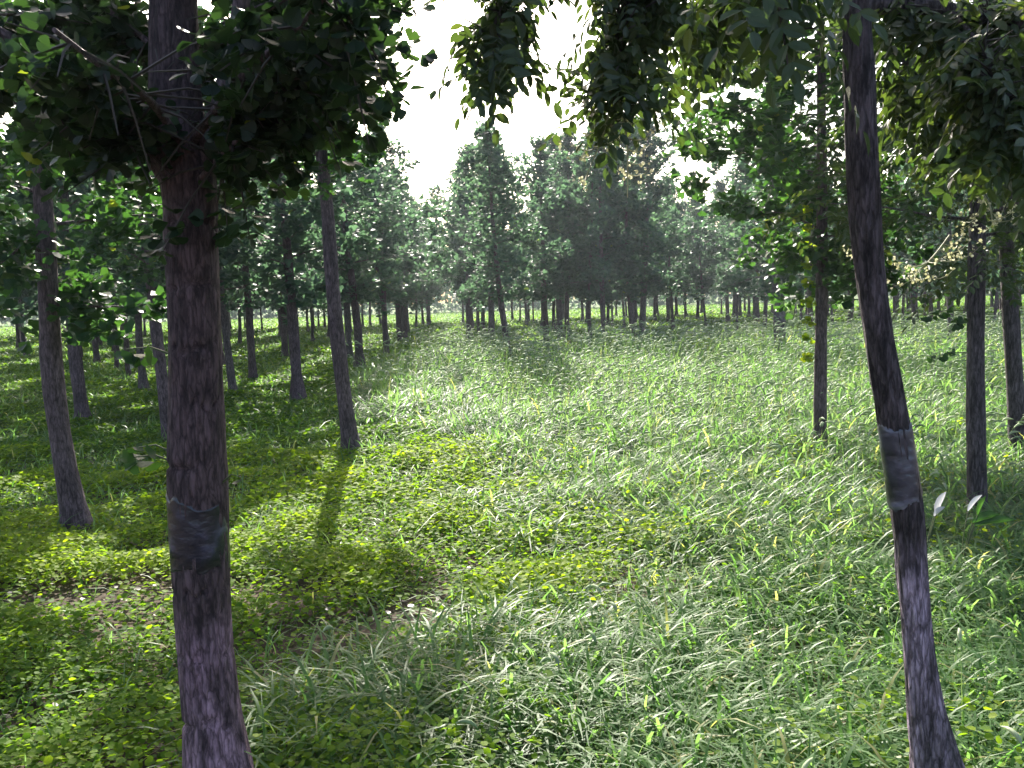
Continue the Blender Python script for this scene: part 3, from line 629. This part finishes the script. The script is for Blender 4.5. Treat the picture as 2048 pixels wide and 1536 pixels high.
# trees one by one: label, pixel path foot -> crown, grass height, trunk width in px, H, h0, R
T = [
 ("dark bare-trunked ginkgo curving left of the thick front trunk, foot in weeds", [(152, 1042), (125, 900), (104, 740), (97, 590)], .10, 47, 5.8, 1.75, .85, dict(leaf=.085, nl=30)),
 ("grey ginkgo just behind the dark curving one, flared foot", [(165, 828), (152, 730), (143, 620)], .15, 28, 5.8, 1.8, 1.2, {}),
 ("ginkgo half hidden behind the left edge of the thick front trunk", [(338, 870), (322, 740), (303, 580)], .12, 26, 5.0, 1.9, .9, dict(nl=26)),
 ("pinkish leaning ginkgo trunk just right of the thick front trunk", [(466, 780), (453, 680), (441, 570)], .15, 17, 6.0, 1.9, 1.15, dict(bark='bark_pale')),
 ("straight grey ginkgo between the pinkish leaning trunk and the tall lone one", [(506, 752), (500, 660), (494, 570)], .15, 17, 5.9, 1.9, 1.2, {}),
 ("tall lone ginkgo leaning left at the edge of the clearing, high crown", [(702, 893), (682, 740), (664, 560), (655, 420), (643, 310)], .12, 33, 6.6, 2.9, 1.35, dict(nl=40, spurs=.08, elev=(.35, 1.1), prof=([0, .2, .32, .5, .8, 1], [.38, .5, .8, 1, .75, .2]))),
 ("thin dark ginkgo standing alone left of the thick front trunk, midway back", [(257, 750), (252, 680), (247, 600)], .15, 12, 5.6, 1.9, 1.2, {}),
 ("ginkgo with brown litter at its foot, second row at left", [(194, 722), (188, 660), (183, 600)], .15, 13, 5.6, 1.8, 1.2, {}),
 ("ginkgo in dark shade with leafy yellow weeds at its foot", [(570, 708), (568, 650), (565, 580)], .15, 14, 5.8, 1.8, 1.2, {}),
 ("pale slim ginkgo close behind the tall lone leaning one", [(700, 710), (695, 650), (691, 590)], .15, 13, 5.9, 1.8, 1.2, dict(bark='bark_pale')),
 ("long slim ginkgo trunk with a faint lean, right of the tall lone one", [(773, 706), (769, 640), (765, 500)], .15, 12, 6.3, 2.3, 1.2, {}),
 ("dark ginkgo trunk on the left rim of the sunny grass", [(800, 680), (797, 640), (794, 580)], .15, 12, 5.9, 1.8, 1.2, {}),
 ("short-trunked ginkgo leaning over the tall grass mound", [(1016, 702), (1010, 660), (1000, 590)], .45, 14, 4.7, 1.9, 1.2, dict(leaf=.10, nl=32, lpc=4)),
 ("pale ginkgo trunk paired behind the one leaning over the mound", [(983, 680), (983, 640), (982, 590)], .45, 14, 5.7, 1.8, 1.15, dict(bark='bark_pale')),
 ("thick dark ginkgo, widest trunk in the middle cluster behind the grass mound", [(1092, 668), (1090, 630), (1088, 580)], .5, 13, 5.6, 1.8, 1.2, {}),
 ("dark slightly bowed ginkgo trunk alone behind the seed heads", [(1180, 668), (1178, 630), (1179, 590)], .5, 9, 5.7, 1.8, 1.1, {}),
 ("dark twin-looking ginkgo in the group of four behind the grass mound", [(1210, 672), (1206, 630), (1202, 500)], .5, 12, 5.8, 1.9, 1.15, {}),
 ("ginkgo just left of the tallest pale trunk in the middle", [(1266, 664), (1262, 630), (1258, 570)], .5, 12, 5.9, 1.9, 1.1, {}),
 ("pale tallest ginkgo of the middle cluster with pointed top", [(1284, 662), (1287, 600), (1292, 480)], .5, 14, 6.9, 2.2, 1.15, dict(bark='bark_pale', nl=36)),
 ("slim ginkgo right of the middle cluster, foot in shaded grass", [(1346, 650), (1343, 610), (1340, 560)], .3, 8, 5.6, 1.8, 1.2, {}),
 ("broad pale ginkgo behind the grass at right, low drooping leaves", [(1560, 690), (1559, 640), (1556, 570)], .4, 27, 5.9, 1.75, 1.35, dict(bark='bark_pale')),
 ("ginkgo in the gap left of the broad pale one", [(1513, 640), (1512, 610), (1511, 570)], .25, 14, 5.9, 1.8, 1.3, {}),
 ("upright dark ginkgo at right with yellow leafy shoots up its left side", [(1640, 842), (1641, 740), (1643, 600), (1644, 450)], .35, 27, 6.4, 1.75, 1.3, dict(leaf=.08, nl=56, ncl=13)),
 ("small ginkgo near the bare soil strip at right", [(1702, 645), (1701, 610), (1700, 560)], .2, 13, 5.6, 1.8, 1.2, {}),
 ("pale ginkgo trunk seen between the two dark right-hand trunks", [(1902, 685), (1901, 630), (1899, 560)], .25, 14, 5.6, 1.7, 1.2, dict(bark='bark_pale')),
 ("grey ginkgo behind hanging flower panicles at right", [(1830, 650), (1829, 610), (1828, 560)], .25, 14, 5.6, 1.7, 1.2, {}),
]
ROOTS = {}
for lab, pxs, g, w, H, h0, R, kw in T:
    k = dict(kw); foot = on_z(pxs[0][0], pxs[0][1], g)
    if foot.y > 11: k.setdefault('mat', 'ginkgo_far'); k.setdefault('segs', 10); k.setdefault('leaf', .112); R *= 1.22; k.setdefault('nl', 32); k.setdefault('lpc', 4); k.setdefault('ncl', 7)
    h0 -= .25 if foot.y < 17 else .3
    if foot.y < 11: k.setdefault('nl', 38); k.setdefault('ncl', 8)
    ROOTS[lab] = listed(lab, pxs, g, w, H, h0, R, **k)
# two stout trees at the right edge with compound leaves
ROOTS['r1'] = listed("dark straight trunk at right rising from shaded weeds, compound leaves", [(1955, 968), (1954, 800), (1956, 640), (1960, 480)], .3, 39, 5.6, 1.65, 1.2,
                     name="pagoda_tree", pin=True, mat='pinnate', bark='bark_right', leaf=.17, ncl=7, nl=40, ntw=6, lean=.02)
ROOTS['r2'] = listed("dark leaning trunk cut by the right edge of the view", [(2036, 862), (2028, 740), (2020, 600), (2012, 470)], .3, 36, 5.8, 1.7, 1.3,
                     name="pagoda_tree", pin=True, mat='pinnate', bark='bark_right', leaf=.17, ncl=7, nl=40, ntw=6)
# yellow shoots up the upright dark trunk at right
root, A, b = ROOTS["upright dark ginkgo at right with yellow leafy shoots up its left side"]
rs = np.random.default_rng(77)
for z in np.linspace(.95, 2.2, 9):
    p = at_height(A, z); shoot(root, p + np.array([-.04, -.02, 0]), norm(np.array([-1, -.2, .25])), 16, .12, .055, rs, mat='cover', tb=.15)
root, A, b = ROOTS['r1']
for z in (1.35, 1.4, 1.5, 1.15):
    p = at_height(A, z); shoot(root, p + np.array([-.05, -.02, 0]), norm(np.array([-1, rs.normal(0, .5), -.1])), 12, .28, .05, rs)

def tufts():
    mb = MB(); rg = np.random.default_rng(21)
    for _, _, b in ROOTS.values():
        n = 90 if b[1] < 12 else 50; sc = max(1, b[1] / 9)
        a = rg.random(n) * 6.283; r = .05 + .10 * sc ** .5 + rg.random(n) ** 1.5 * .28
        x, y = b[0] + np.cos(a) * r, b[1] + np.sin(a) * r
        blades(mb, x, y, gz(x, y) - .01, (.14 + .2 * rg.random(n)), (.005 + .006 * rg.random(n)) * sc ** .6, rg.random(n) * 6.283, np.clip(rg.normal(.75, .25, n), .3, 1.2), 0, np.clip(rg.normal(.45, .25, n), 0, 1))
    tag(mb.build("grass_tufts", M['grass']), "longer grass left standing round the feet of the trunks", "grass", kind="stuff")
tufts()
# ------------------------------------------------------------------ repeated trees of the back rows
def proto(seed, H, h0, R, dia, bark):
    P = [Vector((0, 0, -.06)), Vector((random.uniform(-.03, .03), random.uniform(-.03, .03), .9)), Vector((random.uniform(-.07, .07), random.uniform(-.07, .07), 1.9))]
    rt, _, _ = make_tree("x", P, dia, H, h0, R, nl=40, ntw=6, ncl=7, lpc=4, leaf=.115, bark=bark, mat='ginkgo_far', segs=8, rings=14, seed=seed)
    return rt, list(rt.children)
PROTO = [proto(101, 6.0, 1.62, 1.5, .13, 'bark'), proto(102, 5.6, 1.6, 1.45, .105, 'bark_pale'), proto(103, 6.4, 1.7, 1.55, .155, 'bark'),
         proto(104, 5.8, 1.55, 1.4, .095, 'bark'), proto(105, 6.1, 1.65, 1.5, .13, 'bark_pale')]
SECT = [(-9, -.40, "slim ginkgo in the back rows at the far left, beyond the grey curved trunks", "back row ginkgos at far left"),
        (-.40, -.20, "slim ginkgo in the shaded back rows behind the thick front trunk", "back row ginkgos behind the thick trunk"),
        (-.20, -.03, "thin ginkgo in the dim back rows left of the grass mound", "back row ginkgos left of the mound"),
        (-.03, .16, "thin ginkgo crowded into the back rows straight behind the grass mound", "back row ginkgos behind the mound"),
        (.16, .36, "thin ginkgo in the open back rows right of the middle cluster", "back row ginkgos right of the middle"),
        (.36, 9, "slim ginkgo in the back rows behind the right-hand trunks", "back row ginkgos at far right")]
taken = [np.array(v[2][:2]) for v in ROOTS.values()]
rt = np.random.default_rng(12); spots = []
ga = math.radians(9)
for i in range(-40, 41):
    for j in range(0, 34):
        px_, py_ = i * 2.9, 11 + j * 3.1
        x = px_ * math.cos(ga) - py_ * math.sin(ga) * .25 + rt.normal(0, .28); y = py_ * math.cos(ga) + px_ * math.sin(ga) + rt.normal(0, .28)
        a = x / max(y, 1)
        if y < 12.5 or y > 60 or abs(a) > .66 + 2 / y: continue
        if a > -.12 and y < 25.5: continue
        if a > .20 and y < 21: continue
        if -.075 < a < -.03 and y < 28: continue                       # the gap of open sky left of the middle
        if .17 < a < .22 and y < 30: continue                       # and the one right of it
        if taken and min(np.hypot(*(t - np.array([x, y]))) for t in taken) < 1.7: continue
        spots.append((x, y))
spots.sort(key=lambda s: s[1]); used = [False] * len(PROTO)
def place(x, y, k, sc, sz):
    a = x / y; _, _, lab, grp = next(s for s in SECT if s[0] <= a < s[1])
    r0_, ch = PROTO[k]
    if not used[k]: r = r0_; used[k] = True
    else:
        r = r0_.copy(); C.objects.link(r)
        for c in ch:
            d = c.copy(); C.objects.link(d); d.parent = r
    r.location = (x, y, float(gz(np.array(x), np.array(y)))); r.scale = (sc, sc, sz)
    r.rotation_euler = (rt.normal(0, .03), rt.normal(-.02, .03), rt.random() * 6.283); tag(r, lab, "tree", grp)
for x, y in spots[:285]:
    place(x, y, int(rt.integers(0, len(PROTO))), rt.uniform(.85, 1.12), rt.uniform(.88, 1.08))


# ------------------------------------------------------------------ the wood closing the view
def woods():
    mb = MB(); rng = np.random.default_rng(8)
    N = 42000; x = rng.uniform(-85, 85, N); y = 98 + rng.random(N) * 14
    top = 6.5 + 2.5 * (vnoise(np.stack([x * .3, np.zeros(N), np.zeros(N)], -1)) - .5) * 2
    z = rng.random(N) ** .8 * top
    n = norm(rng.normal(0, .6, (N, 3)) + np.array([0, 0, .8])); d = norm(rng.normal(0, 1, (N, 3)))
    leaves(mb, np.stack([x, y, z], -1), d, n, rng.uniform(.35, .7, N), FAN, 0)
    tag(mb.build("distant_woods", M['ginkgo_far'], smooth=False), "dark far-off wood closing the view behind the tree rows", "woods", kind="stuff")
woods()

# ------------------------------------------------------------------ single weeds in the clearing
def corn_leaf():
    Y = on_z(1022, 1150, 0).y; rng = np.random.default_rng(2); b = np.array(on_z(1022, 1150, 0))
    root = empty("weed", b); tag(root, "single upright broad grass leaf standing in bright weeds", "weed")
    mb = MB(); h = (np.array(on_y(1024, 1058, Y)) - b)[2]
    blades(mb, np.zeros(1), np.zeros(1), np.zeros(1), np.array([h * 1.12]), np.array([.05]), np.array([.2]), np.array([.08]), tint=np.array([.3]), seg=8); mb.build("leaf", M['grass'], root)
    mb = MB(); blades(mb, np.zeros(1), np.zeros(1), np.zeros(1), np.array([h * .55]), np.array([.03]), np.array([.1]), np.array([.7]), tint=np.array([.4]), seg=8); mb.build("leaf", M['grass'], root)
corn_leaf()
def curled(mb, base, tip, w, mat, rng, bow=.25):
    """a broad leaf rolled along its length"""
    base, tip = np.array(base), np.array(tip); ax = norm(tip - base); L = np.linalg.norm(tip - base)
    sd = norm(np.cross(ax, np.array([0, 1., .3]))); nr = np.cross(sd, ax)
    t = np.linspace(0, 1, 9); u = np.linspace(-1, 1, 7); prof = w * np.sin(np.pi * np.clip(t * .93 + .05, 0, 1)) ** .8
    V = base + ax * (L * t)[:, None, None] + sd * (prof[:, None] * u[None])[..., None] + nr * (prof[:, None] * (1.1 * u[None] ** 2 - .3 + .12 * np.sin(t * 11)[:, None] * u[None]) + bow * L * (t * (1 - t))[:, None])[..., None]
    i = np.arange(8)[:, None] * 7; j = np.arange(6)[None]
    mb.add(V.reshape(-1, 3), np.stack([i + j, i + j + 1, i + 7 + j + 1, i + 7 + j], -1).reshape(-1, 4), mat, np.full(48, rng.random() * .6 + .2))
def pale_weeds():
    rng = np.random.default_rng(3); Y = 4.55
    for lab, ft, lv in (("weed with a pale curled leaf like a white feather, nearer the front right trunk", (1848, 1065), [((1872, 1030), (1892, 984), .018, 'pale'), ((1868, 1032), (1890, 1014), .014, 'pale')]),
                        ("weed with one white rolled leaf above broad yellow-green leaves", (1925, 1060), [((1936, 1022), (1964, 990), .014, 'pale'), ((1955, 1030), (1972, 992), .014, 'ginkgo'), ((1945, 1045), (2000, 1028), .024, 'ginkgo'), ((1950, 1050), (2030, 1040), .024, 'ginkgo')])):
        b = np.array(on_y(*ft, Y)); b[2] = 0; root = empty("weed", b); tag(root, lab, "weed")
        for p0, p1, w, mt in lv:
            a, c = np.array(on_y(*p0, Y)) - b, np.array(on_y(*p1, Y - .03)) - b
            mb = MB(); tube(mb, smooth_path([np.zeros(3), a * .5 + np.array([-.01, 0, .02]), a], 8), np.linspace(.004, .0025, 8), 5, 1, cap=False)
            curled(mb, a, c, w, 0, rng); mb.build("leaf", [M[mt], M['stem']], root)
pale_weeds()
def sapling(px, py, g, s, lab, n, ls):
    rng = np.random.default_rng(int(px)); b = np.array(on_z(px, py, g)); b[2] = 0
    root = empty("shrub", b); tag(root, lab, "shrub")
    st, fo = MB(), MB(); CP = []
    for k in range(7):
        d = norm(rng.normal(0, .6, 3) + np.array([0, 0, 1.1])); L = s * rng.uniform(.6, 1)
        tube(st, np.array([np.zeros(3), d * L * .5, d * L]), [.008, .006, .002], 5); CP.append(d * L * rng.uniform(.3, 1, (n // 7, 1)) + rng.normal(0, .06, (n // 7, 3)))
    CP = np.concatenate(CP); m_ = len(CP)
    leaves(fo, CP, norm(rng.normal(0, 1, (m_, 3)) * np.array([1, 1, .4])), norm(rng.normal(0, .5, (m_, 3)) + np.array([0, 0, 1])), ls * rng.uniform(.7, 1.2, m_), RND, 0, np.clip(rng.random(m_) * .5 + .45, 0, .97))
    st.build("stem", M['stem'], root); fo.build("foliage", M['cover'], root)
sapling(1412, 690, .4, .6, "bright green low bush in the tall grass right of the middle cluster", 240, .10)
sapling(1470, 640, .2, .5, "faint yellow-green bush in shade left of the broad pale trunk", 160, .09)


# ------------------------------------------------------------------ the hazy air
def haze():
    mb = MB(); x0, x1, y0, y1, z0, z1 = -180, 180, -35, 135, -1.6, 11
    V = [(x, y, z) for z in (z0, z1) for y in (y0, y1) for x in (x0, x1)]
    mb.add(V, [(0, 2, 3, 1), (4, 5, 7, 6), (0, 1, 5, 4), (2, 6, 7, 3), (0, 4, 6, 2), (1, 3, 7, 5)])
    mt, nt, out = mat_base("haze_air"); pv = nt.nodes.new("ShaderNodeVolumePrincipled")
    pv.inputs["Color"].default_value = (.80, .88, 1, 1); pv.inputs["Density"].default_value = .0007; pv.inputs["Anisotropy"].default_value = .4
    nt.links.new(pv.outputs[0], out.inputs["Volume"])
    tag(mb.build("haze", mt, smooth=False), "thin pale haze in the air between the trees", "haze", kind="stuff")
haze()
